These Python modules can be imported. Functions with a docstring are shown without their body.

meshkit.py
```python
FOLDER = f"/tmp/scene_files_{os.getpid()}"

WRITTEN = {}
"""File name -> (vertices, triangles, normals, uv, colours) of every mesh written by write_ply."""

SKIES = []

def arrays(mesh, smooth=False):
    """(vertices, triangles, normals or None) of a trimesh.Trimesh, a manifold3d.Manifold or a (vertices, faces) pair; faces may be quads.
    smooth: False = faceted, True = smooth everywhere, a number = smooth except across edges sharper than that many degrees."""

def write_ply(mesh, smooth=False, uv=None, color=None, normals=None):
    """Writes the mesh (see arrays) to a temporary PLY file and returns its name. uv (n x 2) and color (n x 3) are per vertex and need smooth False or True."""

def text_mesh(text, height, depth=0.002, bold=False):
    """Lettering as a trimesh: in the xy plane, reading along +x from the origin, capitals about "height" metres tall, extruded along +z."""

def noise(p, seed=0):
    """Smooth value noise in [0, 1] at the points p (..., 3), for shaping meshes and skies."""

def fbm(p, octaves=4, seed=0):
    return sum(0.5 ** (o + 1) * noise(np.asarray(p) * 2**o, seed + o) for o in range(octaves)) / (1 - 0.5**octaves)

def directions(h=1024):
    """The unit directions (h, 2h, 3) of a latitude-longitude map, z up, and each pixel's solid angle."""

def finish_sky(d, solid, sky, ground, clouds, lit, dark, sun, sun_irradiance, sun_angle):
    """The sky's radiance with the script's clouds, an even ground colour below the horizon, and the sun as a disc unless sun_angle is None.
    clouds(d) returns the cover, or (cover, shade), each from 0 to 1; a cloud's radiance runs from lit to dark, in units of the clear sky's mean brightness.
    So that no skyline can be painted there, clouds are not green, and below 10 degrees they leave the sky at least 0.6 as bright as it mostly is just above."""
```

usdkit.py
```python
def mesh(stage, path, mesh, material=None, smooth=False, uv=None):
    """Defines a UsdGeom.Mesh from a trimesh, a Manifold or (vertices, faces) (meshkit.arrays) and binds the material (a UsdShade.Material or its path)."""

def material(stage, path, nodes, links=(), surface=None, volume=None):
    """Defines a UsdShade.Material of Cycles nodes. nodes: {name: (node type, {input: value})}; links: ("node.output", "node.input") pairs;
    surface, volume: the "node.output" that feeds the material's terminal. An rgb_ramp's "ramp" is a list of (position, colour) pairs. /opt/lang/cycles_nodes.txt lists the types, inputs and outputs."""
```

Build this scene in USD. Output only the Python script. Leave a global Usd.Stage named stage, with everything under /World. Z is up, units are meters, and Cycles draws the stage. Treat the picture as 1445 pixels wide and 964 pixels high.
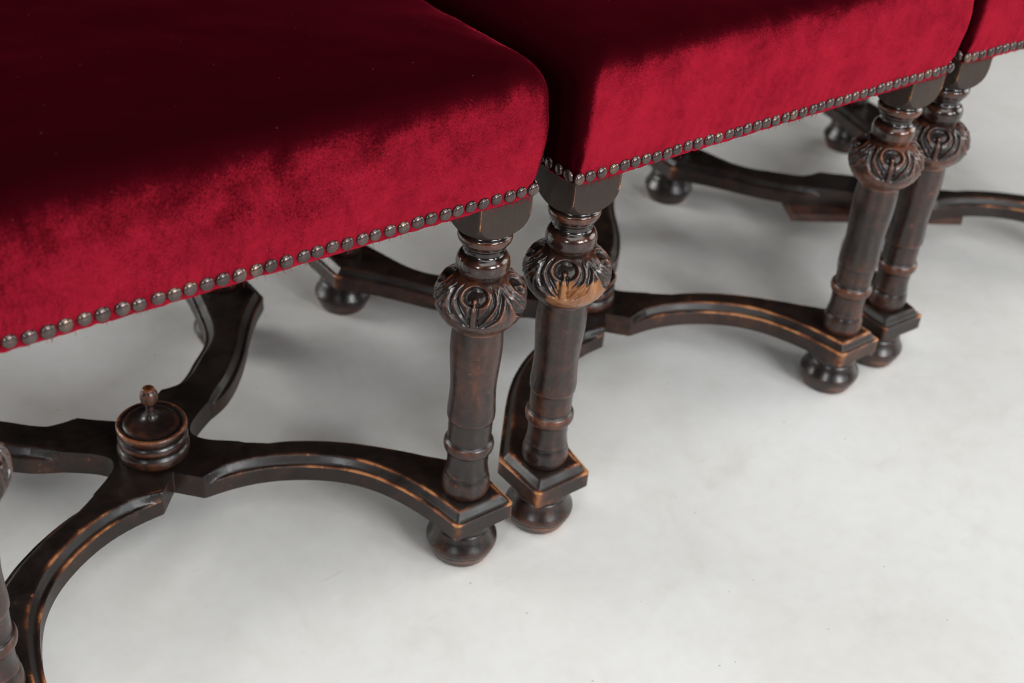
import math, random, numpy as np, trimesh, usdkit, manifold3d
from meshkit import fbm, noise
from scipy.spatial import Delaunay
from shapely.geometry import Polygon, LineString, Point
import shapely
from pxr import Usd, UsdGeom, UsdLux, UsdShade, Gf, Sdf, Vt
random.seed(7)
rng = np.random.default_rng(7)
stage = Usd.Stage.CreateInMemory()
UsdGeom.SetStageUpAxis(stage, 'Z'); UsdGeom.SetStageMetersPerUnit(stage, 1.0)
UsdGeom.Xform.Define(stage, '/World'); UsdGeom.Scope.Define(stage, '/World/Looks')

# ------------------------------------------------------------------ camera, light, exposure
CAM, YAW, PITCH, ROLL, FPX = np.array([-0.35584, -0.73269, 0.91032]), 0.69901, -0.60842, 0.09732, 1845.41
EXPOSURE = 0.24
def cam_axes():
    f = np.array([math.sin(YAW)*math.cos(PITCH), math.cos(YAW)*math.cos(PITCH), math.sin(PITCH)])
    r = np.cross(f, [0, 0, 1]); r /= np.linalg.norm(r); u = np.cross(r, f)
    return r*math.cos(ROLL)+u*math.sin(ROLL), -r*math.sin(ROLL)+u*math.cos(ROLL), f
def frame(xform, x, y, z, p):
    m = Gf.Matrix4d(*[float(c) for row in ((*x, 0), (*y, 0), (*z, 0), (*p, 1)) for c in row])
    UsdGeom.Xformable(xform).AddTransformOp().Set(m)
cam = UsdGeom.Camera.Define(stage, '/World/camera')
r_, u_, f_ = cam_axes(); frame(cam, r_, u_, -f_, CAM)
cam.CreateHorizontalApertureAttr(22.3); cam.CreateFocalLengthAttr(22.3*FPX/1445.0)
cam.CreateFStopAttr(3.6); cam.CreateFocusDistanceAttr(1.06)
cam.CreateExposureAttr(EXPOSURE); cam.CreateClippingRangeAttr((0.02, 200.0))

def rect_light(name, pos, target, w, h, intensity, color):
    l = UsdLux.RectLight.Define(stage, '/World/'+name)
    l.CreateWidthAttr(w); l.CreateHeightAttr(h); l.CreateIntensityAttr(intensity); l.CreateColorAttr(Gf.Vec3f(*color))
    z = np.array(pos, float)-np.array(target, float); z /= np.linalg.norm(z)
    x = np.cross([0, 0, 1], z) if abs(z[2]) < .99 else np.array([1., 0, 0]); x /= np.linalg.norm(x)
    frame(l, x, np.cross(z, x), z, pos)
# a four-pane window facing the chair fronts and its neighbour, a narrow one off to the left, unseen soft lights behind and right that brighten the floor, an added weak overhead fill
for k, (wx, wy, wz, e) in enumerate(((.27, -3.3, 1.35, 22.), (.85, -3.3, 1.35, 22.), (.27, -3.3, 1.95, 22.), (.85, -3.3, 1.95, 22.), (2.1, -3.1, 1.65, 13.))):
    rect_light('window_pane' if k == 0 else f'window_pane_{k:03d}', (wx, wy, wz), (wx-.05-(.7 if k == 4 else 0), 0, wz-1.2), .52, .54 if k < 4 else 1.1, e, (0.97, 0.985, 1.0))
rect_light('window_daylight', (-2.9, -2.0, 1.8), (0.2, 0, 0.3), 0.42, 1.0, 26.0, (0.97, 0.98, 1.0))
rect_light('window_daylight_001', (-2.6, 3.2, 1.5), (0.4, 0.2, 0.1), 2.2, 1.6, 11.0, (1.0, 0.985, 0.95))  # out of view behind left, placed to brighten the floor under the seats
rect_light('window_daylight_002', (4.2, -0.9, 1.4), (0.6, 0.1, 0.1), 3.0, 1.8, 4.0, (1.0, 0.98, 0.94))  # out of view, placed for soft side light on floor and legs
rect_light('overhead_fill', (0.1, -1.2, 3.0), (0.3, 0.0, 0.0), 3.2, 2.4, 2.6, (1.0, 0.99, 0.965))  # added overhead fill, lifts the floor and general ambience

# ------------------------------------------------------------------ materials
M = {}
def mat(name, nodes, links, surface='p.BSDF'):
    M[name] = usdkit.material(stage, '/World/Looks/'+name, nodes, links, surface=surface); return M[name]

mat('painted_floor', {
    'g': ('geometry', {}),
    'n1': ('noise_texture', {'scale': 2.3, 'detail': 5.0, 'roughness': .6, 'distortion': .6}),
    'n2': ('noise_texture', {'scale': 9.0, 'detail': 6.0, 'roughness': .65, 'distortion': .8}),
    'n3': ('noise_texture', {'scale': 60.0, 'detail': 4.0, 'roughness': .6}),
    'r1': ('rgb_ramp', {'ramp': [(.3, (.580, .575, .552)), (.5, (.612, .612, .602)), (.7, (.630, .633, .630))]}),
    'r2': ('rgb_ramp', {'ramp': [(.28, (.84, .83, .79)), (.42, (.955, .95, .935)), (.55, (1, 1, 1)), (.75, (1, 1, 1))]}),
    'm1': ('mix', {'mix_type': 'multiply', 'fac': .62}),
    'v': ('voronoi_texture', {'dimensions': '2D', 'scale': 24.0, 'randomness': 1.0}),
    'k1': ('mapping', {'rotation': (0, 0, .5), 'scale': (9.0, 90.0, 1.0)}), 'k2': ('mapping', {'rotation': (0, 0, -.7), 'scale': (14.0, 120.0, 1.0)}),
    'sc1': ('noise_texture', {'scale': 1.0, 'detail': 3.0, 'distortion': 1.2}), 'sc2': ('noise_texture', {'scale': 1.0, 'detail': 2.0, 'distortion': .8}),
    'q1': ('rgb_ramp', {'ramp': [(0, (1, 1, 1)), (.69, (1, 1, 1)), (.76, (.87, .86, .83)), (1, (.82, .81, .78))]}), 'q2': ('rgb_ramp', {'ramp': [(0, (1, 1, 1)), (.72, (1, 1, 1)), (.78, (1.07, 1.07, 1.07)), (1, (1.08, 1.08, 1.08))]}),
    'q3': ('rgb_ramp', {'ramp': [(.3, (.955, .95, .94)), (.6, (1, 1, 1))]}),
    'e1': ('mix', {'mix_type': 'multiply', 'fac': .8}), 'e2': ('mix', {'mix_type': 'multiply', 'fac': .7}), 'e3': ('mix', {'mix_type': 'multiply', 'fac': .8}),
    'vs': ('separate_color', {}),
    'vt': ('math', {'math_type': 'multiply_add', 'value2': .16, 'value3': -.132}),
    'vl': ('math', {'math_type': 'less_than'}),
    'm2': ('mix', {'mix_type': 'mix', 'color2': (.30, .27, .22)}),
    'vf': ('math', {'math_type': 'multiply', 'value2': .7}),
    'b': ('bump', {'strength': .12, 'distance': .004}),
    'rr': ('rgb_ramp', {'ramp': [(.3, (.46, .46, .46)), (.7, (.36, .36, .36))]}),
    'p': ('principled_bsdf', {'specular_ior_level': .35}),
}, [('g.position', 'n1.vector'), ('g.position', 'n2.vector'), ('g.position', 'n3.vector'), ('g.position', 'v.vector'),
    ('n1.fac', 'r1.fac'), ('n2.fac', 'r2.fac'), ('r1.color', 'm1.color1'), ('r2.color', 'm1.color2'),
    ('v.color', 'vs.color'), ('vs.r', 'vt.value1'), ('v.distance', 'vl.value1'), ('vt.value', 'vl.value2'), ('vl.value', 'vf.value1'),
    ('g.position', 'k1.vector'), ('g.position', 'k2.vector'), ('k1.vector', 'sc1.vector'), ('k2.vector', 'sc2.vector'), ('sc1.fac', 'q1.fac'), ('sc2.fac', 'q2.fac'), ('n3.fac', 'q3.fac'),
    ('m1.color', 'e1.color1'), ('q1.color', 'e1.color2'), ('e1.color', 'e2.color1'), ('q2.color', 'e2.color2'), ('e2.color', 'e3.color1'), ('q3.color', 'e3.color2'), ('e3.color', 'm2.color1'), ('vf.value', 'm2.fac'), ('m2.color', 'p.base_color'),
    ('n2.fac', 'b.height'), ('b.normal', 'p.normal'), ('n2.fac', 'rr.fac'), ('rr.color', 'p.roughness')])

# crimson velvet: the pile leans forward over the seat and down its front; tips seen end on are dark, fibre flanks are bright
mat('crimson_velvet', {
    'g': ('geometry', {}),
    'nx': ('separate_xyz', {}), 'ax': ('math', {'math_type': 'absolute'}), 'zx': ('math', {'math_type': 'multiply_add', 'value2': .65, 'value3': -.65}), 'dd3': ('combine_xyz', {'x': .08, 'y': -.76}),  # nap: forward on top and sides, down the front
    'dn': ('vector_math', {'math_type': 'dot_product'}),
    'sn': ('vector_math', {'math_type': 'scale'}),
    't': ('vector_math', {'math_type': 'subtract'}),
    'tk': ('vector_math', {'math_type': 'scale', 'scale': 1.15}),
    'na': ('noise_texture', {'scale': 26.0, 'detail': 6.0, 'roughness': .68, 'distortion': .7}),
    'ma': ('mapping', {'scale': (1.0, 1.0, .55)}),
    'nb': ('noise_texture', {'scale': 1500.0, 'detail': 1.0}),
    'nc': ('noise_texture', {'scale': 700.0, 'detail': 3.0, 'roughness': .7}),
    'ca': ('vector_math', {'math_type': 'subtract', 'vector2': (.5, .5, .5)}),
    'sa': ('vector_math', {'math_type': 'scale', 'scale': .56}),
    'cc': ('vector_math', {'math_type': 'subtract', 'vector2': (.5, .5, .5)}),
    'sc': ('vector_math', {'math_type': 'scale', 'scale': .62}),
    'a1': ('vector_math', {'math_type': 'add'}), 'a2': ('vector_math', {'math_type': 'add'}), 'a3': ('vector_math', {'math_type': 'add'}),
    'np': ('vector_math', {'math_type': 'normalize'}),
    'dv': ('vector_math', {'math_type': 'dot_product'}),
    'fac': ('rgb_ramp', {'ramp': [(.0, (0,)*3), (.17, (.04,)*3), (.27, (.17,)*3), (.35, (.46,)*3), (.42, (.80,)*3), (.49, (.92,)*3), (.58, (.964,)*3), (.72, (.985,)*3), (.87, (1,)*3)]}), 'fb': ('rgb_to_bw', {}), 'nm': ('noise_texture', {'scale': 48.0, 'detail': 8.0, 'roughness': .74, 'distortion': .9}), 'nl': ('noise_texture', {'scale': 15.0, 'detail': 3.0, 'distortion': .5}),
    'mm': ('math', {'math_type': 'multiply_add', 'value2': .62}), 'ml': ('math', {'math_type': 'multiply', 'value2': .38}), 'mr': ('rgb_ramp', {'ramp': [(.36, (0,)*3), (.47, (.10,)*3), (.55, (.21,)*3), (.64, (.42,)*3), (.75, (.56,)*3)]}), 'mb': ('rgb_to_bw', {}),
    'iv': ('math', {'math_type': 'subtract', 'value1': 1.0}), 'fm': ('math', {'math_type': 'multiply_add', 'use_clamp': True}),
    'hb': ('rgb_ramp', {'ramp': [(.25, (.205, .0050, .0138)), (.5, (.268, .0080, .0205)), (.75, (.335, .0150, .032))]}),
    'db': ('diffuse_bsdf', {'roughness': .6}),
    'sb': ('sheen_bsdf', {'color': (.12, .010, .019), 'roughness': .55}),
    'ab': ('add_closure', {}),
    'dd': ('diffuse_bsdf', {'color': (.0135, .0005, .0014)}),
    'sd': ('sheen_bsdf', {'color': (.04, .0012, .004), 'roughness': .4}),
    'ad': ('add_closure', {}),
    'v': ('voronoi_texture', {'scale': 210.0}), 'vs': ('separate_color', {}),
    'vt': ('math', {'math_type': 'multiply_add', 'value2': .5, 'value3': -.42}),
    'vl': ('math', {'math_type': 'less_than'}), 'vf': ('math', {'math_type': 'multiply', 'value2': .22}),
    'lint': ('diffuse_bsdf', {'color': (.42, .30, .28)}),
    'mx': ('mix_closure', {}), 'my': ('mix_closure', {}),
}, [('g.normal', 'nx.vector'), ('nx.x', 'ax.value1'), ('ax.value', 'zx.value1'), ('zx.value', 'dd3.z'), ('dd3.vector', 'dn.vector2'), ('dd3.vector', 't.vector1'), ('g.normal', 'dn.vector1'), ('g.normal', 'sn.vector1'), ('dn.value', 'sn.scale'), ('sn.vector', 't.vector2'), ('t.vector', 'tk.vector1'),
    ('g.position', 'ma.vector'), ('ma.vector', 'na.vector'), ('g.position', 'nb.vector'), ('g.position', 'nc.vector'),
    ('na.color', 'ca.vector1'), ('ca.vector', 'sa.vector1'), ('nc.color', 'cc.vector1'), ('cc.vector', 'sc.vector1'),
    ('g.normal', 'a1.vector1'), ('tk.vector', 'a1.vector2'), ('a1.vector', 'a2.vector1'), ('sa.vector', 'a2.vector2'), ('a2.vector', 'a3.vector1'), ('sc.vector', 'a3.vector2'),
    ('a3.vector', 'np.vector1'), ('np.vector', 'dv.vector1'), ('g.incoming', 'dv.vector2'), ('dv.value', 'fac.fac'),
    ('nb.fac', 'hb.fac'), ('hb.color', 'db.color'), ('db.BSDF', 'ab.closure1'), ('sb.BSDF', 'ab.closure2'),
    ('dd.BSDF', 'ad.closure1'), ('sd.BSDF', 'ad.closure2'),
    ('fac.color', 'fb.color'), ('fb.val', 'iv.value2'), ('iv.value', 'fm.value1'), ('mb.val', 'fm.value2'), ('fb.val', 'fm.value3'), ('fm.value', 'mx.fac'),
    ('g.position', 'nm.vector'), ('g.position', 'nl.vector'), ('nl.fac', 'ml.value1'), ('nm.fac', 'mm.value1'), ('ml.value', 'mm.value3'), ('mm.value', 'mr.fac'), ('mr.color', 'mb.color'), ('ab.closure', 'mx.closure1'), ('ad.closure', 'mx.closure2'),
    ('g.position', 'v.vector'), ('v.color', 'vs.color'), ('vs.r', 'vt.value1'), ('v.distance', 'vl.value1'), ('vt.value', 'vl.value2'), ('vl.value', 'vf.value1'),
    ('vf.value', 'my.fac'), ('mx.closure', 'my.closure1'), ('lint.BSDF', 'my.closure2')], surface='my.closure')

mat('crimson_thread', {'p': ('principled_bsdf', {'base_color': (.22, .010, .022), 'roughness': .8, 'specular_ior_level': .1})}, [])
def wood(name, ramp, rough=(.26, .42), bias=0.0, streak=(1.0, 1.0, .12), bump=.10, patch=False, coat=.25, spec=.5, fleck=.30):
    nodes = {
        'g': ('geometry', {}), 'at': ('attribute', {'attribute': 'wear'}),
        'm': ('mapping', {'scale': streak}),
        'n1': ('noise_texture', {'scale': 130.0, 'detail': 5.0, 'roughness': .65}),
        'n2': ('noise_texture', {'scale': 34.0, 'detail': 6.0, 'roughness': .7, 'distortion': .5}),
        'n3': ('noise_texture', {'scale': 11.0, 'detail': 3.0}),
        's1': ('math', {'math_type': 'multiply_add', 'value2': .55, 'value3': -.275}),
        's2': ('math', {'math_type': 'multiply_add', 'value2': .95, 'value3': -.475+bias}),
        's3': ('math', {'math_type': 'multiply_add', 'value2': .55, 'value3': -.275}),
        'a1': ('math', {'math_type': 'add'}), 'a2': ('math', {'math_type': 'add'}), 'a3': ('math', {'math_type': 'add', 'use_clamp': True}),
        'r': ('rgb_ramp', {'ramp': ramp}),
        'rr': ('rgb_ramp', {'ramp': [(.3, (rough[0],)*3), (.7, (rough[1],)*3)]}),
        'b': ('bump', {'strength': bump, 'distance': .002}),
        'n4': ('noise_texture', {'scale': 230.0, 'detail': 3.0, 'roughness': .6}), 'k4': ('map_range', {'from_min': .60, 'from_max': .72, 'to_min': 0.0, 'to_max': fleck, 'clamp': True}), 'a4': ('math', {'math_type': 'add', 'use_clamp': True}),
        'p': ('principled_bsdf', {'specular_ior_level': spec, 'coat_weight': coat, 'coat_roughness': .2}),
    }
    links = [('g.position', 'm.vector'), ('m.vector', 'n1.vector'), ('g.position', 'n2.vector'), ('g.position', 'n3.vector'),
             ('n1.fac', 's1.value1'), ('n2.fac', 's2.value1'), ('n3.fac', 's3.value1'),
             ('at.fac', 'a1.value1'), ('s1.value', 'a1.value2'), ('a1.value', 'a2.value1'), ('s2.value', 'a2.value2'), ('a2.value', 'a3.value1'), ('s3.value', 'a3.value2'),
             ('g.position', 'n4.vector'), ('n4.fac', 'k4.value'), ('a3.value', 'a4.value1'), ('k4.result', 'a4.value2'), ('a4.value', 'r.fac'), ('n2.fac', 'rr.fac'), ('rr.color', 'p.roughness'), ('n1.fac', 'b.height'), ('b.normal', 'p.normal')]
    if patch:
        nodes |= {'pa': ('attribute', {'attribute': 'patch'}), 'pn': ('math', {'math_type': 'multiply_add', 'value2': 1.1, 'value3': -.55}),
                  'ps': ('math', {'math_type': 'add'}), 'pm': ('map_range', {'from_min': .42, 'from_max': .58, 'clamp': True}),
                  'pr': ('rgb_ramp', {'ramp': [(.25, (.11, .036, .012)), (.5, (.22, .085, .028)), (.75, (.31, .145, .055))]}), 'px': ('mix', {})}
        links += [('n2.fac', 'pn.value1'), ('pa.fac', 'ps.value1'), ('pn.value', 'ps.value2'), ('ps.value', 'pm.value'), ('n1.fac', 'pr.fac'),
                  ('r.color', 'px.color1'), ('pr.color', 'px.color2'), ('pm.result', 'px.fac'), ('px.color', 'p.base_color')]
    else:
        links.append(('r.color', 'p.base_color'))
    mat(name, nodes, links)
RAMP = [(0, (.008, .005, .0045)), (.25, (.014, .008, .0065)), (.45, (.038, .0135, .008)), (.65, (.095, .029, .012)), (.85, (.20, .068, .026)), (1, (.34, .15, .065))]
DARK = [(0, (.007, .0048, .004)), (.3, (.0135, .0078, .006)), (.5, (.030, .0125, .008)), (.7, (.085, .030, .014)), (.88, (.21, .075, .028)), (1, (.34, .15, .06))]
wood('turned_oak', RAMP, (.22, .40), bias=.29, coat=.16, spec=.45)
wood('polished_oak', RAMP, (.11, .22), bias=.27, bump=.05, fleck=.2)
wood('carved_oak', RAMP, (.23, .36), bias=.22, bump=.05, coat=.12)
wood('carved_oak_bare', RAMP, (.23, .36), bias=.12, bump=.05, patch=True, coat=.12)
wood('dull_oak', [(0, (.015, .0085, .0055)), (.3, (.028, .0155, .0098)), (.5, (.044, .0235, .0145)), (.75, (.10, .042, .02)), (1, (.32, .14, .055))], (.50, .64), bias=.16, coat=0.0, spec=.35)
wood('stretcher_oak', DARK, (.30, .48), bias=.0, streak=(.5, .5, .5), coat=.06, spec=.38)
wood('stretcher_oak_worn', DARK, (.30, .48), bias=.13, streak=(.5, .5, .5), coat=.06, spec=.38)
mat('brace_oak', {'g': ('geometry', {}), 'n': ('noise_texture', {'scale': 45.0, 'detail': 5.0}), 'r': ('rgb_ramp', {'ramp': [(.3, (.02, .008, .006)), (.7, (.085, .030, .017))]}),
    'p': ('principled_bsdf', {'roughness': .6})}, [('g.position', 'n.vector'), ('n.fac', 'r.fac'), ('r.color', 'p.base_color')])
mat('aged_brass', {'g': ('geometry', {}), 'n': ('noise_texture', {'scale': 160.0, 'detail': 4.0}), 'i': ('noise_texture', {'scale': 55.0, 'detail': 0.0}),
    'r': ('rgb_ramp', {'ramp': [(.3, (.060, .043, .040)), (.6, (.100, .074, .070)), (.8, (.17, .115, .08))]}),
    'p': ('principled_bsdf', {'metallic': .75, 'roughness': .22})}, [('g.position', 'n.vector'), ('g.position', 'i.vector'), ('i.fac', 'r.fac'), ('r.color', 'p.base_color')])

# ------------------------------------------------------------------ mesh helpers
def put(parent, name, v, f, material, attrs=None, smooth=True):
    """One Mesh prim; a repeated name takes a number. attrs: per-vertex float primvars."""
    path, k = f'{parent}/{name}', 0
    while stage.GetPrimAtPath(path):
        k += 1; path = f'{parent}/{name}_{k:03d}'
    m = usdkit.mesh(stage, path, (np.asarray(v), np.asarray(f)), M[material], smooth=smooth)
    for key, val in (attrs or {}).items():
        UsdGeom.PrimvarsAPI(m).CreatePrimvar(key, Sdf.ValueTypeNames.FloatArray, 'vertex').Set(Vt.FloatArray.FromNumpy(np.asarray(val, np.float32)))
    return path
def tag(path, **kw):
    p = stage.GetPrimAtPath(path)
    for k, v in kw.items(): p.SetCustomDataByKey(k, v)

def dense(profile, step=.0009):
    """(z, r) control points -> densely sampled rounded profile with its convexity as wear."""
    p = np.array(profile, float); d = np.r_[0, np.cumsum(np.hypot(*np.diff(p, axis=0).T))]
    from scipy.interpolate import PchipInterpolator
    s = np.linspace(0, d[-1], max(8, int(d[-1]/step)))
    q = np.stack([PchipInterpolator(d, p[:, 0])(s), PchipInterpolator(d, p[:, 1])(s)], 1)
    t = np.gradient(q, axis=0); t /= np.maximum(np.linalg.norm(t, axis=1, keepdims=True), 1e-9)
    ang = np.unwrap(np.arctan2(t[:, 1], t[:, 0])); k = -np.gradient(ang)/np.gradient(s)
    k = np.convolve(np.pad(k, 2, mode='edge'), np.ones(5)/5, 'valid')
    return q, np.clip(k/700.0, -.35, .5)
def lathe(profile, n=72, cap=True, step=.0009):
    q, w = dense(profile, step); m = len(q); a = np.linspace(0, 2*np.pi, n, endpoint=False)
    v = np.stack([np.outer(q[:, 1], np.cos(a)), np.outer(q[:, 1], np.sin(a)), np.repeat(q[:, :1], n, 1)], 2).reshape(-1, 3)
    i, j = np.meshgrid(np.arange(m-1), np.arange(n), indexing='ij'); j2 = (j+1) % n
    f = np.stack([i*n+j, i*n+j2, (i+1)*n+j2, (i+1)*n+j], -1).reshape(-1, 4)
    f = np.vstack([f[:, [0, 1, 2]], f[:, [0, 2, 3]]]); wear = np.repeat(w, n)
    if cap:
        v = np.vstack([v, [0, 0, q[0, 0]], [0, 0, q[-1, 0]]]); k = np.arange(n); k2 = (k+1) % n; b = m*n
        f = np.vstack([f, np.stack([k2, k, np.full(n, b)], 1), np.stack([(m-1)*n+k, (m-1)*n+k2, np.full(n, b+1)], 1)]); wear = np.r_[wear, 0, 0]
    return v, f, wear

# ------------------------------------------------------------------ chair dimensions (metres, measured on the first chair)
W, WR, D = .4403, .3702, .4317
TOP, LOW, UNDER = .0885, .0805, .0632          # stretcher: flat top, moulded lower edge, underside
CY = .2045                                     # stretcher centre

SHAFT = [(.0885, .0195), (.090, .0208), (.0967, .0226), (.104, .0222), (.1095, .0206), (.1112, .0199), (.1122, .0199), (.1132, .0204), (.118, .0195), (.1254, .0191), (.134, .0196),
         (.1388, .0204), (.1398, .0218), (.1425, .0230), (.1455, .0234), (.1485, .0229), (.1508, .0216), (.1516, .0204), (.1540, .0201), (.165, .0202), (.1752, .0205), (.1762, .0212), (.1778, .0219),
         (.183, .0220), (.195, .0213), (.21, .0208), (.225, .0215), (.24, .0226), (.254, .0232), (.262, .0231), (.270, .0226), (.2775, .0222)]
BULB = [(.2745, .0205), (.2757, .0215)]+[(.3068+.0335*math.sin(math.radians(t)), .0397*math.cos(math.radians(t))) for t in range(-53, 0, 6)]+[(.3068+.026*math.sin(math.radians(t)), .0397*math.cos(math.radians(t))) for t in range(2, 66, 6)]+[(.3312, .0150)]
NECK = [(.3275, .0165), (.3290, .0178), (.3315, .0203), (.3360, .0224), (.3404, .0229), (.3450, .0223), (.3490, .0198), (.3508, .0175), (.3528, .0166), (.3560, .0168), (.3574, .0178), (.3584, .0192), (.3598, .0194),
        (.3612, .0206), (.3640, .0226), (.3671, .0233), (.3700, .0226), (.3716, .0210), (.3728, .0206), (.3750, .0206)]
FLOOR = .0105
FOOT = [(.0105, .0252), (.0111, .0266), (.0150, .0287), (.0200, .0309), (.0232, .0323), (.0240, .0325), (.0246, .0322), (.0253, .0329), (.0272, .0339), (.0300, .0344), (.0325, .0341), (.0345, .0331), (.0375, .0314), (.0410, .0296), (.0450, .0281), (.0475, .0273), (.0483, .0266), (.0490, .0264), (.0500, .0270),
        (.0525, .0276), (.0550, .0275), (.0575, .0266), (.0633, .0262)]
REAR = SHAFT[:20]+[(.183, .0205), (.22, .0202), (.26, .0206), (.31, .0206), (.36, .0205), (.375, .0205)]
FINIAL = [(.0885, .0318), (.0897, .0330), (.0925, .0346), (.0950, .0349), (.0977, .0342), (.0992, .0325), (.1000, .0320), (.1010, .0325), (.1035, .0338), (.1060, .0334), (.1076, .0320), (.1086, .0318), (.1100, .0326), (.1130, .0338), (.1162, .0341), (.1182, .0333),
          (.1190, .0318), (.1183, .0298), (.1178, .0282), (.1186, .0268), (.1198, .0245), (.1212, .0170), (.1240, .0088), (.1275, .0056), (.1325, .0042), (.1375, .0040), (.1400, .0047), (.1415, .0064), (.1445, .0082), (.1485, .0086), (.1525, .0080), (.1548, .0066), (.1556, .0061), (.1572, .0059), (.1580, .0045), (.1582, .0001)]

# carved bulb: four motifs on the diagonals, each an open hollow over a stem, cupped by curling leaves
def carve(theta, s):
    """Radial displacement (m) of the carved bulb at angle theta and arc height s (mm above the equator); and the mask of cut grooves."""
    out = np.zeros_like(theta); cut = np.zeros_like(theta)
    sig = lambda x, w: 1/(1+np.exp(-np.clip(x/w, -40, 40)))
    for k in range(4):
        d = (theta-(math.pi/4+k*math.pi/2)+np.pi) % (2*np.pi)-np.pi
        wob = (noise(np.c_[d*5+k*7, s/9, np.full_like(s, k)], 4)-.5)
        deg = np.degrees(np.abs(d))*(1+.06*wob); u = d*38.5; near = np.abs(u) < 31
        h = np.zeros_like(u); c = np.zeros_like(u)
        def line(pts, amp, w, lo, hi, side=0.0):
            nonlocal h, c
            S, A = zip(*pts); a = np.interp(s, S, A); slope = np.gradient(np.interp(np.linspace(-14, 34, 200), S, A)*.672, np.linspace(-14, 34, 200))
            per = np.sqrt(1+np.interp(s, np.linspace(-14, 34, 200), slope)**2)
            x = (deg-a)*.672/per; f = sig(s-lo, .9)*sig(hi-s, 1.6)*near
            g = np.where(x > 0, np.exp(-(x/(w*.55))**2), np.exp(-(x/(w*1.25))**2))*f
            lip = np.exp(-((x-w*.95)/(w*.55))**2)*f
            h += -amp*g+.42*amp*lip; c = np.maximum(c, g)
        line([(-9, 5), (-5, 9), (2, 15.5), (8, 23.5), (13, 28.5), (20, 31), (27, 30), (33, 25)], 2.0, 1.6, -7.5, 27)
        line([(-9, 3), (-3, 5), (3, 10), (7, 16), (11, 22), (16, 25.5), (25, 26.5)], 1.0, 1.0, -5, 17)
        line([(-10, 8), (-8.5, 13), (-1.2, 29), (4, 34), (9, 37.5), (16, 41), (25, 44.5)], 2.3, 2.0, -9, 24)
        line([(-10, 6), (-7, 10), (-2, 19), (3, 25), (9, 31.5), (14, 35)], .7, .9, -8, 6)
        # deep open hollow with a rolled rim
        rr = np.hypot(u/14.6, (s-19.8)/11.0)
        inside = sig(.86-rr, .03)
        h = h*(1-inside)-(3.4+1.5*np.clip((s-17)/9, -.5, 1)+.9*np.clip(-u/9, -1, 1))*inside; c = np.maximum(c*(1-inside), inside*(.62+.3*np.clip(-u/9, -1, 1)))
        rim = np.exp(-((rr-1.0)/.10)**2)*sig(s-11, 1.2); h += 1.1*rim; c = c*(1-.7*rim)
        # stem with its knob standing in the mouth of the hollow
        sw = 1.75+.5*np.clip((6-s)/14, 0, 1)
        stem = np.exp(-(u/sw)**4)*sig(16.5-s, .5)*sig(s+9.0, .7)
        knob = np.exp(-(np.hypot(u, s-15.5)/2.9)**4)
        side = np.exp(-((np.abs(u)-sw*1.75)/1.0)**2)*sig(14-s, .8)*sig(s+9, .7)
        h -= 1.9*side; c = np.maximum(c, .85*side)
        st = np.maximum(stem, knob); h = h*(1-st)+(.2+1.0*knob)*st; c = c*(1-st)
        out += h; cut = np.maximum(cut, c)
        e = (np.abs(d)-math.pi/4)*38.5
        fold = np.exp(-(e/1.5)**2)*sig(s+2, 1.5)*sig(18-s, 2)
        out -= .5*fold; cut = np.maximum(cut, .4*fold)
    return out*.001, cut
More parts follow.
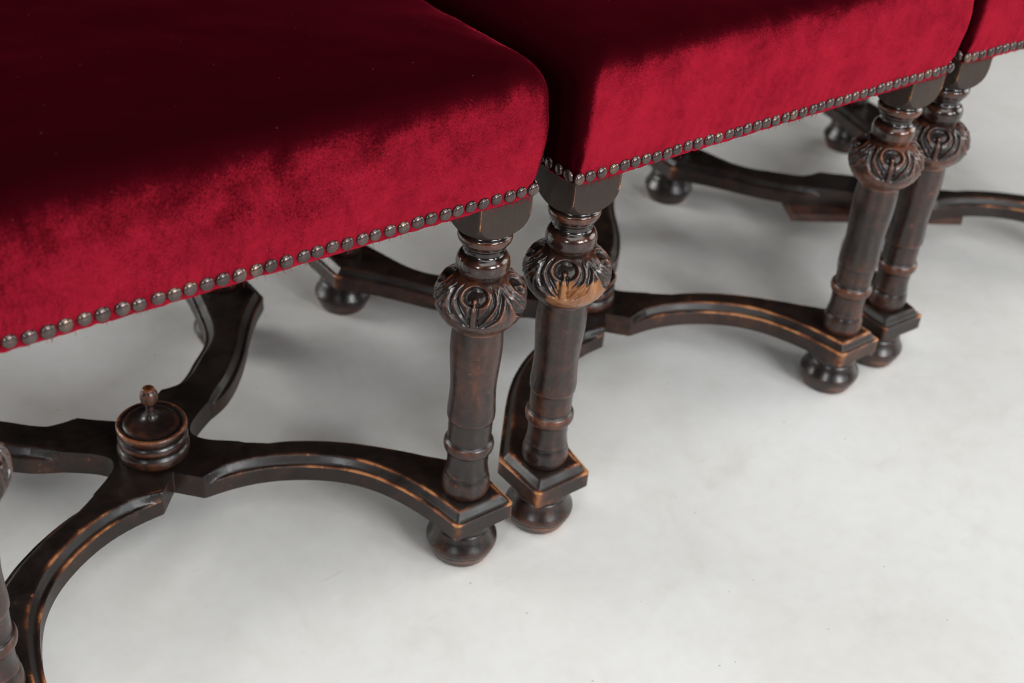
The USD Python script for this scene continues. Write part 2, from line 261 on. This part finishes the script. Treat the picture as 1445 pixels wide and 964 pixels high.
def bulb_mesh(n=340):
    v, f, w = lathe(BULB, n, step=.00036)
    th, z = np.arctan2(v[:, 1], v[:, 0]), v[:, 2]; r = np.hypot(v[:, 0], v[:, 1])
    q, _ = dense(BULB, .00036); arc = np.r_[0, np.cumsum(np.hypot(*np.diff(q, axis=0).T))]; arc -= np.interp(.3068, q[:, 0], arc)
    sm = np.interp(z, q[:, 0], arc)*1000
    dr, cut = carve(th, sm); mask = np.clip((r-.0205)/.006, 0, 1); dr *= mask
    dr += (fbm(v*150, 3, 5)-.5)*.0011*mask
    lat = np.arctan2((z-.3068)/.03, r/.0397)                    # push along the surface normal
    v[:, 0] += dr*np.cos(th)*np.cos(lat); v[:, 1] += dr*np.sin(th)*np.cos(lat); v[:, 2] += dr*np.sin(lat)*.9
    wear = .22-.40*cut*mask+np.clip(dr*260, -.1, .30)+.12*np.clip((.300-z)/.02, 0, 1)
    # the part of the bulb rubbed bare on the middle chair: lower half towards the front
    a = (th+math.radians(112)+np.pi) % (2*np.pi)-np.pi
    patch = np.clip(1.35-np.abs(a)/.80, 0, 1)*np.clip((.3215-z)/.014, 0, 1)*np.clip((z-.2835)/.003, 0, 1)*1.3-.55*cut
    return v, f, wear, patch
def block_mesh(h=.0257, z1=.412, d=.0):
    b = trimesh.creation.box((2*h, 2*h, .05)); b.apply_translation((0, 0, z1-.025))
    prof = [(.3738, .0205), (.3748, .0240), (.3775, .0280), (.382, .0325), (.388, .0352), (.396, .0368), (.402, .0372), (z1+.01, .0372)]
    v, f, _ = lathe(prof, 96, step=.0015)
    man = lambda v, f: manifold3d.Manifold(manifold3d.Mesh(np.asarray(v, np.float32), np.asarray(f, np.uint32)))
    m = man(b.vertices, b.faces) ^ man(v, f)
    m = m.refine_to_length(.004).to_mesh()
    t = trimesh.Trimesh(m.vert_properties[:, :3], m.tri_verts, process=True)
    t = trimesh.graph.smooth_shade(t, angle=math.radians(28), facet_minarea=None)
    v = np.array(t.vertices)
    edge = np.minimum(np.abs(np.abs(v[:, 0])-h), np.abs(np.abs(v[:, 1])-h))
    both = (np.abs(np.abs(v[:, 0])-h) < .0008) & (np.abs(np.abs(v[:, 1])-h) < .0008)
    wear = np.where(both, .55, 0.05)+np.where(both & (v[:, 2] < .394), .25, 0)
    return v, np.array(t.faces), wear

# stretcher outline (right half; x to the right, y to the back, origin at the crossing)
RIGHT = dict(
    notch_front=[(0, -.0425), (.0205, -.0650)],
    arch_front=[(.0205, -.0650), (.043, -.0665), (.076, -.0735), (.110, -.0895), (.140, -.1125), (.159, -.1365), (.173, -.167), (.1825, -.202), (.188, -.2385), (.2535, -.2385), (.2535, -.176), (.236, -.1555), (.220, -.1375), (.192, -.1065), (.161, -.0775), (.129, -.0560), (.098, -.0415), (.074, -.0345)],
    notch_side=[(.074, -.0345), (.040, .000), (.0775, .0385)],
    arch_back=[(.0775, .0385), (.098, .0490), (.121, .0690), (.150, .1040), (.174, .1390), (.198, .1690), (.2185, .1900), (.2185, .2600), (.152, .2600), (.147, .2270), (.1385, .1890), (.1215, .1410), (.0965, .1150), (.070, .0905), (.045, .0790)],
    notch_back=[(.045, .0790), (0, .0430)])
SQUARE = {(.188, -.2385), (.2535, -.2385), (.2535, -.176), (.2185, .1900), (.2185, .2600), (.152, .2600)}
def smooth_line(pts, step=.0021):
    """Curve through the points, kept sharp at the square plinth corners."""
    from scipy.interpolate import CubicSpline
    out, seg = [], [pts[0]]
    runs = []
    for p in pts[1:]:
        seg.append(p)
        if p in SQUARE: runs.append(seg); seg = [p]
    if len(seg) > 1: runs.append(seg)
    for s in runs:
        s = np.array(s); d = np.r_[0, np.cumsum(np.hypot(*np.diff(s, axis=0).T))]; n = max(2, int(round(d[-1]/step)))
        t = np.linspace(0, d[-1], n+1)
        c = CubicSpline(d, s, bc_type='natural')(t) if len(s) > 2 else s[0]+(s[1]-s[0])*(t/d[-1])[:, None]
        out += list(c[:-1])
    out.append(np.array(pts[-1], float)); return np.array(out)
def stretcher_mesh():
    parts = {k: smooth_line(v) for k, v in RIGHT.items()}
    order = ['notch_front', 'arch_front', 'notch_side', 'arch_back', 'notch_back']
    right = np.vstack([parts[k][:-1] for k in order]+[parts['notch_back'][-1:]])
    left = right[::-1][1:-1]*[-1, 1]
    ring = np.vstack([right, left])
    poly = Polygon(ring); poly = poly.buffer(-.0042, quad_segs=10).buffer(.0042, quad_segs=10)
    ring = np.array([poly.exterior.interpolate(t).coords[0] for t in np.linspace(0, poly.exterior.length, int(poly.exterior.length/.0014), endpoint=False)])
    if Polygon(ring).exterior.is_ccw is False: ring = ring[::-1]
    poly = Polygon(ring)
    arches = [LineString(parts[k]*[s, 1]) for k in ('arch_front', 'arch_back') for s in (1, -1)]
    mould = shapely.union_all(arches)
    cusps = shapely.points(np.array([(sx*x, y) for sx in (1, -1) for x, y in (RIGHT['arch_front'][0], RIGHT['arch_front'][-1], RIGHT['arch_back'][0], RIGHT['arch_back'][-1])]))
    near_cusp = lambda q: np.min([shapely.distance(shapely.points(q), c) for c in cusps], axis=0)
    levels = [.0009, .0022, .0036, .0052, .0070, .0082, .0086, .0092, .0105, .0135]
    pts = [ring]
    for d in levels:
        inner = poly.difference(mould.buffer(d, quad_segs=6)).boundary
        for ls in getattr(inner, 'geoms', [inner]):
            n = max(8, int(ls.length/.0022)); q = np.array([ls.interpolate(t).coords[0] for t in np.linspace(0, ls.length, n, endpoint=False)])
            dist = shapely.distance(shapely.points(q), mould); pts.append(q[np.abs(dist-d) < 1e-5])
    xs = np.stack(np.meshgrid(np.arange(-.25, .25, .006), np.arange(-.24, .262, .006)), -1).reshape(-1, 2)
    xs = xs[shapely.contains_xy(poly, *xs.T)]; xs = xs[(shapely.distance(shapely.points(xs), mould) > .016) & (shapely.distance(shapely.points(xs), poly.boundary) > .003)]
    pts.append(xs)
    fine = np.stack(np.meshgrid(np.arange(-.12, .12, .0011), np.arange(-.10, .12, .0011)), -1).reshape(-1, 2); fine += np.random.default_rng(3).uniform(-.0001, .0001, fine.shape)
    fine = fine[(near_cusp(fine) < .030) & shapely.contains_xy(poly, *fine.T)]; fine = fine[shapely.distance(shapely.points(fine), poly.boundary) > .0008]
    pts = [pts[0]]+[q[near_cusp(q) >= .030] for q in pts[1:]]+[fine]
    p = np.vstack(pts); p = np.vstack([p[:len(ring)], p[len(ring):][shapely.distance(shapely.points(p[len(ring):]), poly.boundary) > .0006]])
    tri = Delaunay(p).simplices; c = p[tri].mean(1); tri = tri[shapely.contains_xy(poly, *c.T)]
    a, b, c = p[tri[:, 0]], p[tri[:, 1]], p[tri[:, 2]]; cr = (b-a)[:, 0]*(c-a)[:, 1]-(b-a)[:, 1]*(c-a)[:, 0]
    tri = tri[np.abs(cr) > 1e-10]; cr = cr[np.abs(cr) > 1e-10]; tri[cr < 0] = tri[cr < 0][:, ::-1]
    d = shapely.distance(shapely.points(p), mould); nc = near_cusp(p)
    d = d/np.clip(nc/.027, .02, 1)**.8
    fz = lambda d: np.interp(d, [0, .0009, .0022, .0036, .0052, .0070, .0082, .0086, .0092, .0105], [LOW-.0012, LOW-.0002, LOW+.0003, LOW-.0003, LOW+.0020, LOW+.0046, LOW+.0063, LOW+.0068, TOP-.0004, TOP])
    z = fz(d); z += (noise(np.c_[p*70, np.zeros(len(p))], 3)-.5)*.0006
    wear = np.interp(d*np.clip(nc/.027, .15, 1)**.4, [0, .0012, .0030, .0045, .0075, .0084, .0094, .0112, .013], [.92, .92, .62, -.15, -.10, .62, 1.0, .40, .10])
    rub = fbm(np.c_[p*16, np.zeros(len(p))], 3, 11); fr = np.clip((shapely.distance(shapely.points(p), arches[2])*0+(-.02-p[:, 1])/.05), 0, 1); rub2 = fbm(np.c_[p*42, np.zeros(len(p))], 3, 12)
    wear = np.where(wear > .12, wear*np.clip((.30+1.7*(rub-.2))*np.clip(.12+1.75*(rub2-.10), .12, 1.4), 0, 1.2)*(.42+.58*fr), wear)
    top = np.c_[p, z]; n = len(ring); k = np.arange(n); k2 = (k+1) % n
    wv = np.vstack([top[:n], np.c_[ring, top[:n, 2]-.0012], np.c_[ring, np.full(n, UNDER+.001)], np.c_[ring, np.full(n, UNDER)]])
    wf = np.vstack([np.vstack([np.stack([i*n+k, (i+1)*n+k, (i+1)*n+k2], 1), np.stack([i*n+k, (i+1)*n+k2, i*n+k2], 1)]) for i in range(3)])
    ww = np.r_[np.clip(wear[:n], .2, .7), np.full(n, .30), np.full(n, .26), np.full(n, .32)]
    # sharp vertical corners on the wall: duplicate where the outline turns
    und = np.c_[p, np.full(len(p), UNDER)]
    knocked = lambda q: sum(np.exp(-(np.hypot(q[:, 0]-sx*x, q[:, 1]-y)/.0065)**2) for sx in (1, -1) for x, y in SQUARE)
    wear = wear+.75*knocked(p)*(d < .006)*(.5+rub2); ww = ww+.45*np.clip(np.tile(knocked(ring), 4), 0, 1)*np.r_[np.ones(2*n), np.full(2*n, .6)]
    v = np.vstack([top, wv, und]); f = np.vstack([tri, wf+len(top), tri[:, ::-1]+len(top)+len(wv)])
    return v, f, np.r_[wear, ww, np.zeros(len(p))]

# seat cushion: a soft rounded slab, wider in front
SX, SY0, SY1, SZ0 = .2480, -.0305, .452, .4095
def seat_mesh():
    prof = [(.0045, SZ0+.0012), (.0016, SZ0), (.0, SZ0+.0022), (-.0002, SZ0+.010), (-.0022, SZ0+.022), (-.0040, .445), (-.0050, .460), (-.0050, .474), (-.0042, .489), (-.0033, .500), (-.0010, .5095), (.0032, .5165), (.0088, .5212), (.0160, .5242), (.0260, .5264), (.040, .5282), (.060, .5300), (.09, .5318), (.13, .5335), (.16, .5344), (.19, .5350), (.215, .5353)]
    from scipy.interpolate import PchipInterpolator
    pr = np.array(prof); dd = np.r_[0, np.cumsum(np.hypot(*np.diff(pr, axis=0).T))]; ss = np.r_[dd[0], dd[1], np.linspace(dd[2], .20, 64)[0:], np.linspace(.205, dd[-1], 24)]
    ss = np.unique(ss); ss = ss[ss <= dd[-1]]
    o, z = PchipInterpolator(dd, pr[:, 0])(ss), PchipInterpolator(dd, pr[:, 1])(ss)
    ns, nc = 110, 14; cy = (SY0+SY1)/2; hy = (SY1-SY0)/2; rows = []
    for oi, zi in zip(o, z):
        hx_, hy_ = SX-oi, hy-oi; rc = min(.012+max(oi, 0)*.42+max(zi-.47, 0)*.06, hx_*.98, hy_*.98)
        pts = []
        for (sx, sy, a0) in ((1, -1, -90), (1, 1, 0), (-1, 1, 90), (-1, -1, 180)):
            c = np.array([sx*(hx_-rc), sy*(hy_-rc)]); a = np.radians(a0+np.linspace(0, 90, nc+1))
            arc = c+rc*np.stack([np.cos(a), np.sin(a)], 1)
            pts.append(arc)
        loop = []
        for i in range(4):
            A, B = pts[i], pts[(i+1) % 4][0]; loop.append(A); loop.append(A[-1]+(B-A[-1])*np.linspace(0, 1, ns+1)[1:-1, None])
        rows.append(np.c_[np.vstack(loop), np.full(4*(nc+1)+4*(ns-1), zi)])
    m, n = len(rows), len(rows[0]); v = np.vstack(rows); v[:, 1] += cy
    taper = 1-.030*np.clip(v[:, 1]/D, -.1, 1.1); v[:, 0] *= taper
    i, j = np.meshgrid(np.arange(m-1), np.arange(n), indexing='ij'); j2 = (j+1) % n
    f = np.stack([i*n+j, i*n+j2, (i+1)*n+j2, (i+1)*n+j], -1).reshape(-1, 4); f = np.vstack([f[:, [0, 1, 2]], f[:, [0, 2, 3]]])
    v = np.vstack([v, [0, cy, .5355], [0, cy, SZ0+.004]]); k = np.arange(n); k2 = (k+1) % n
    f = np.vstack([f, np.stack([(m-1)*n+k, (m-1)*n+k2, np.full(n, m*n)], 1), np.stack([k2, k, np.full(n, m*n+1)], 1)])
    # soft unevenness of stuffing, and puckers where the nails pull the cloth
    amp = np.clip((v[:, 2]-.425)/.04, 0, 1)
    nrm = usdkit.meshkit.arrays((v, f), True)[2]
    h = (fbm(v*9, 3, 21)-.5)*.0075*amp+(fbm(v*30, 3, 22)-.5)*.0022*amp
    u = np.where(np.abs(nrm[:, 0]) > .7, v[:, 1], v[:, 0]); low = np.exp(-((v[:, 2]-.428)/.011)**2)
    h += low*.0007*np.cos(2*np.pi*u/.01222)*(np.abs(nrm[:, 2]) < .6)
    h += (v[:, 2] < SZ0+.004)*(noise(np.c_[v[:, :2]*260, v[:, 2]], 9)-.5)*.0016
    v = v+nrm*h[:, None]
    v[:, 2] += (v[:, 2] < SZ0+.003)*(noise(v*[330, 330, 0], 13)-.6)*.0016
    return v, f
def nail_mesh(r=.0054, h=.0033):
    v, f = [], []; n = 12
    rings = [(1.0, 0), (.985, .30), (.90, .58), (.70, .82), (.38, .96)]
    for a, b in rings: v += [(r*a*math.cos(t), r*a*math.sin(t), h*b) for t in np.linspace(0, 2*np.pi, n, endpoint=False)]
    v.append((0, 0, h)); m = len(rings)
    for i in range(m-1):
        for j in range(n): j2 = (j+1) % n; f += [(i*n+j, i*n+j2, (i+1)*n+j2), (i*n+j, (i+1)*n+j2, (i+1)*n+j)]
    f += [((m-1)*n+j, (m-1)*n+(j+1) % n, m*n) for j in range(n)]
    return np.array(v), np.array(f)

# ------------------------------------------------------------------ the floor
fl = put('/World', 'floor', [(-9, -9, FLOOR), (9, -9, FLOOR), (9, 9, FLOOR), (-9, 9, FLOOR)], [(0, 1, 2), (0, 2, 3)], 'painted_floor', smooth=False)
tag(fl, label='pale grey painted floor with faint scuffs and specks', category='floor', kind='structure')

# ------------------------------------------------------------------ the chairs
def numbered(name):
    path, k = '/World/'+name, 0
    while stage.GetPrimAtPath(path): k += 1; path = f'/World/{name}_{k:03d}'
    return path
def build_chair():
    root = numbered('upholstered_chair'); UsdGeom.Xform.Define(stage, root)
    at = lambda v, x, y: np.asarray(v)+[x, y, 0]
    sv, sf = seat_mesh(); put(root, 'seat', at(sv, -.003, 0), sf, 'crimson_velvet')
    th = []
    for k in range(150):                                            # cloth edge fraying below the nails
        x = (rng.choice([-1, 1])*rng.normal(.224, .014)) if k < 90 else rng.uniform(-.24, .24)
        L, a0, r = rng.uniform(.0012, .0048), rng.normal(0, .5), rng.uniform(.00016, .00030)
        p = np.array([np.clip(x, -.246, .24)-.003, SY0+rng.uniform(-.0012, .0003), SZ0+.0012]); pts = [p]
        for i in range(3): a0 += rng.normal(0, .4); pts.append(pts[-1]+np.array([math.sin(a0), rng.normal(-.05, .25), -math.cos(a0)])*L/3)
        ring = np.array([[math.cos(t), math.sin(t), 0] for t in (0, 2.094, 4.189)])*r
        v = np.vstack([q+ring*(1-.25*i) for i, q in enumerate(pts)]); f = []
        for i in range(3):
            for j in range(3): j2 = (j+1) % 3; f += [(3*i+j, 3*i+j2, 3*i+3+j2), (3*i+j, 3*i+3+j2, 3*i+3+j)]
        th.append((v, np.array(f)+12*k))
    t = put(root+'/seat', 'frayed_thread', np.vstack([a for a, _ in th]), np.vstack([b for _, b in th])[:, ::-1], 'crimson_thread', smooth=False); tag(t, kind='stuff', label='short crimson threads fraying below the nails')
    shaft, bulb, neck, block, foot, rear = lathe(SHAFT), bulb_mesh(), lathe(NECK, 80), block_mesh(), lathe(FOOT, 80), lathe(REAR, 48)
    fv = foot[2]+np.where(foot[0][:, 2] < .0243, .20+1.5*(fbm(foot[0]*70, 3, 31)-.42), 0)
    for sx in (-1, 1):
        x, y = sx*W/2, 0
        leg = put(root, 'leg', at(shaft[0], x, y), shaft[1], 'turned_oak', {'wear': shaft[2]})
        put(leg, 'carved_bulb', at(bulb[0], x, y), bulb[1], 'carved_oak', {'wear': bulb[2], 'patch': bulb[3]})
        put(leg, 'turned_neck', at(neck[0], x, y), neck[1], 'polished_oak', {'wear': neck[2]})
        put(leg, 'top_block', at(block[0], x, y), block[1], 'dull_oak', {'wear': block[2]})
        put(leg, 'bun_foot', at(foot[0], x, y), foot[1], 'turned_oak', {'wear': fv-.12})
    for sx in (-1, 1):
        x, y = sx*WR/2, D
        leg = put(root, 'leg', at(rear[0], x, y), rear[1], 'turned_oak', {'wear': rear[2]-.15})
        put(leg, 'top_block', at(block[0], x, y), block[1], 'dull_oak', {'wear': block[2]})
        put(leg, 'bun_foot', at(foot[0], x, y), foot[1], 'turned_oak', {'wear': fv-.25})
    st = stretcher_mesh(); s = put(root, 'stretcher', at(st[0], 0, CY), st[1], 'stretcher_oak', {'wear': st[2]})
    fi = lathe(FINIAL, 80); fi[0][:, 2] += .006*np.clip((fi[0][:, 2]-.092)/.015, 0, 1); fi[0][:, :2] *= .96; put(s, 'finial', at(fi[0], -.0015, CY-.006), fi[1], 'turned_oak', {'wear': fi[2]-.12+.12*(fi[0][:, 2] > .14)})
    # brass nails along the lower edge of the seat
    nv, nf = nail_mesh(); zc = .4178
    taper = lambda y: 1-.030*y/D
    def nail(x, y, ang):
        j = rng.normal(0, 1, 5); c, s_ = math.cos(ang), math.sin(ang); tilt = j[3]*.05, j[4]*.05
        a = nv*(1+.03*j[2])+np.c_[np.zeros(len(nv)), np.zeros(len(nv)), nv[:, 0]*tilt[0]+nv[:, 1]*tilt[1]]
        p = np.stack([a[:, 0], -a[:, 2], a[:, 1]], 1)              # dome towards -y
        q = np.stack([c*p[:, 0]-s_*p[:, 1], s_*p[:, 0]+c*p[:, 1], p[:, 2]], 1)+[x+j[0]*.0005*c, y+j[0]*.0005*s_, zc+j[1]*.00035]
        put(root, 'nail', q, nf, 'aged_brass')
    for i in range(41): nail(-.248+.01222*i, SY0-.0002, 0)
    for sx in (1, -1):
        n = 38; ang = .017
        for i in range(n):
            y = SY0+.0075+(SY1-SY0-.015)*i/(n-1); nail(-.003+sx*SX*taper(y)+.0002*sx, y, (math.pi/2+ang) if sx > 0 else (-math.pi/2-ang))
    xb = SX*taper(SY1)-.0085
    for i in range(33): nail(-.003-xb+2*xb*i/32, SY1+.0002, math.pi)
    return root
def copy_chair(src, x, y, rot):
    root = numbered('upholstered_chair'); c = UsdGeom.Xform.Define(stage, root)
    c.GetPrim().GetReferences().AddInternalReference(src)
    c.AddTranslateOp().Set((x, y, 0)); c.AddRotateZOp().Set(math.degrees(rot)); return root
def rebind(path, material):
    UsdShade.MaterialBindingAPI.Apply(stage.OverridePrim(path)).Bind(M[material])

A = build_chair()
B = copy_chair(A, .5318, -.0023, .0086)
C = copy_chair(A, 1.0613, -.0019, -.0408)
rebind(B+'/leg/carved_bulb', 'carved_oak_bare'); rebind(B+'/stretcher', 'stretcher_oak_worn')
tag(B+'/leg/carved_bulb', label='carved bulb rubbed to bare pale wood below')
bb = trimesh.creation.box((.245, .062, .0115)); bb.apply_transform(trimesh.transformations.rotation_matrix(math.radians(-29), (0, 0, 1))); bb.apply_translation((-.006, CY+.006, UNDER-.0061))
put(C+'/stretcher', 'brace', bb.vertices, bb.faces, 'brace_oak', smooth=False)
G = 'carved red velvet chairs in a row'
tag(A, label='nearest crimson velvet chair on the left, its stretcher crossing and knobbed finial in plain view', category='chair', group=G)
tag(B, label='middle crimson velvet chair with a carved bulb rubbed to bare pale wood', category='chair', group=G)
tag(C, label='farthest crimson velvet chair at the right edge, its seat mostly cut off', category='chair', group=G)
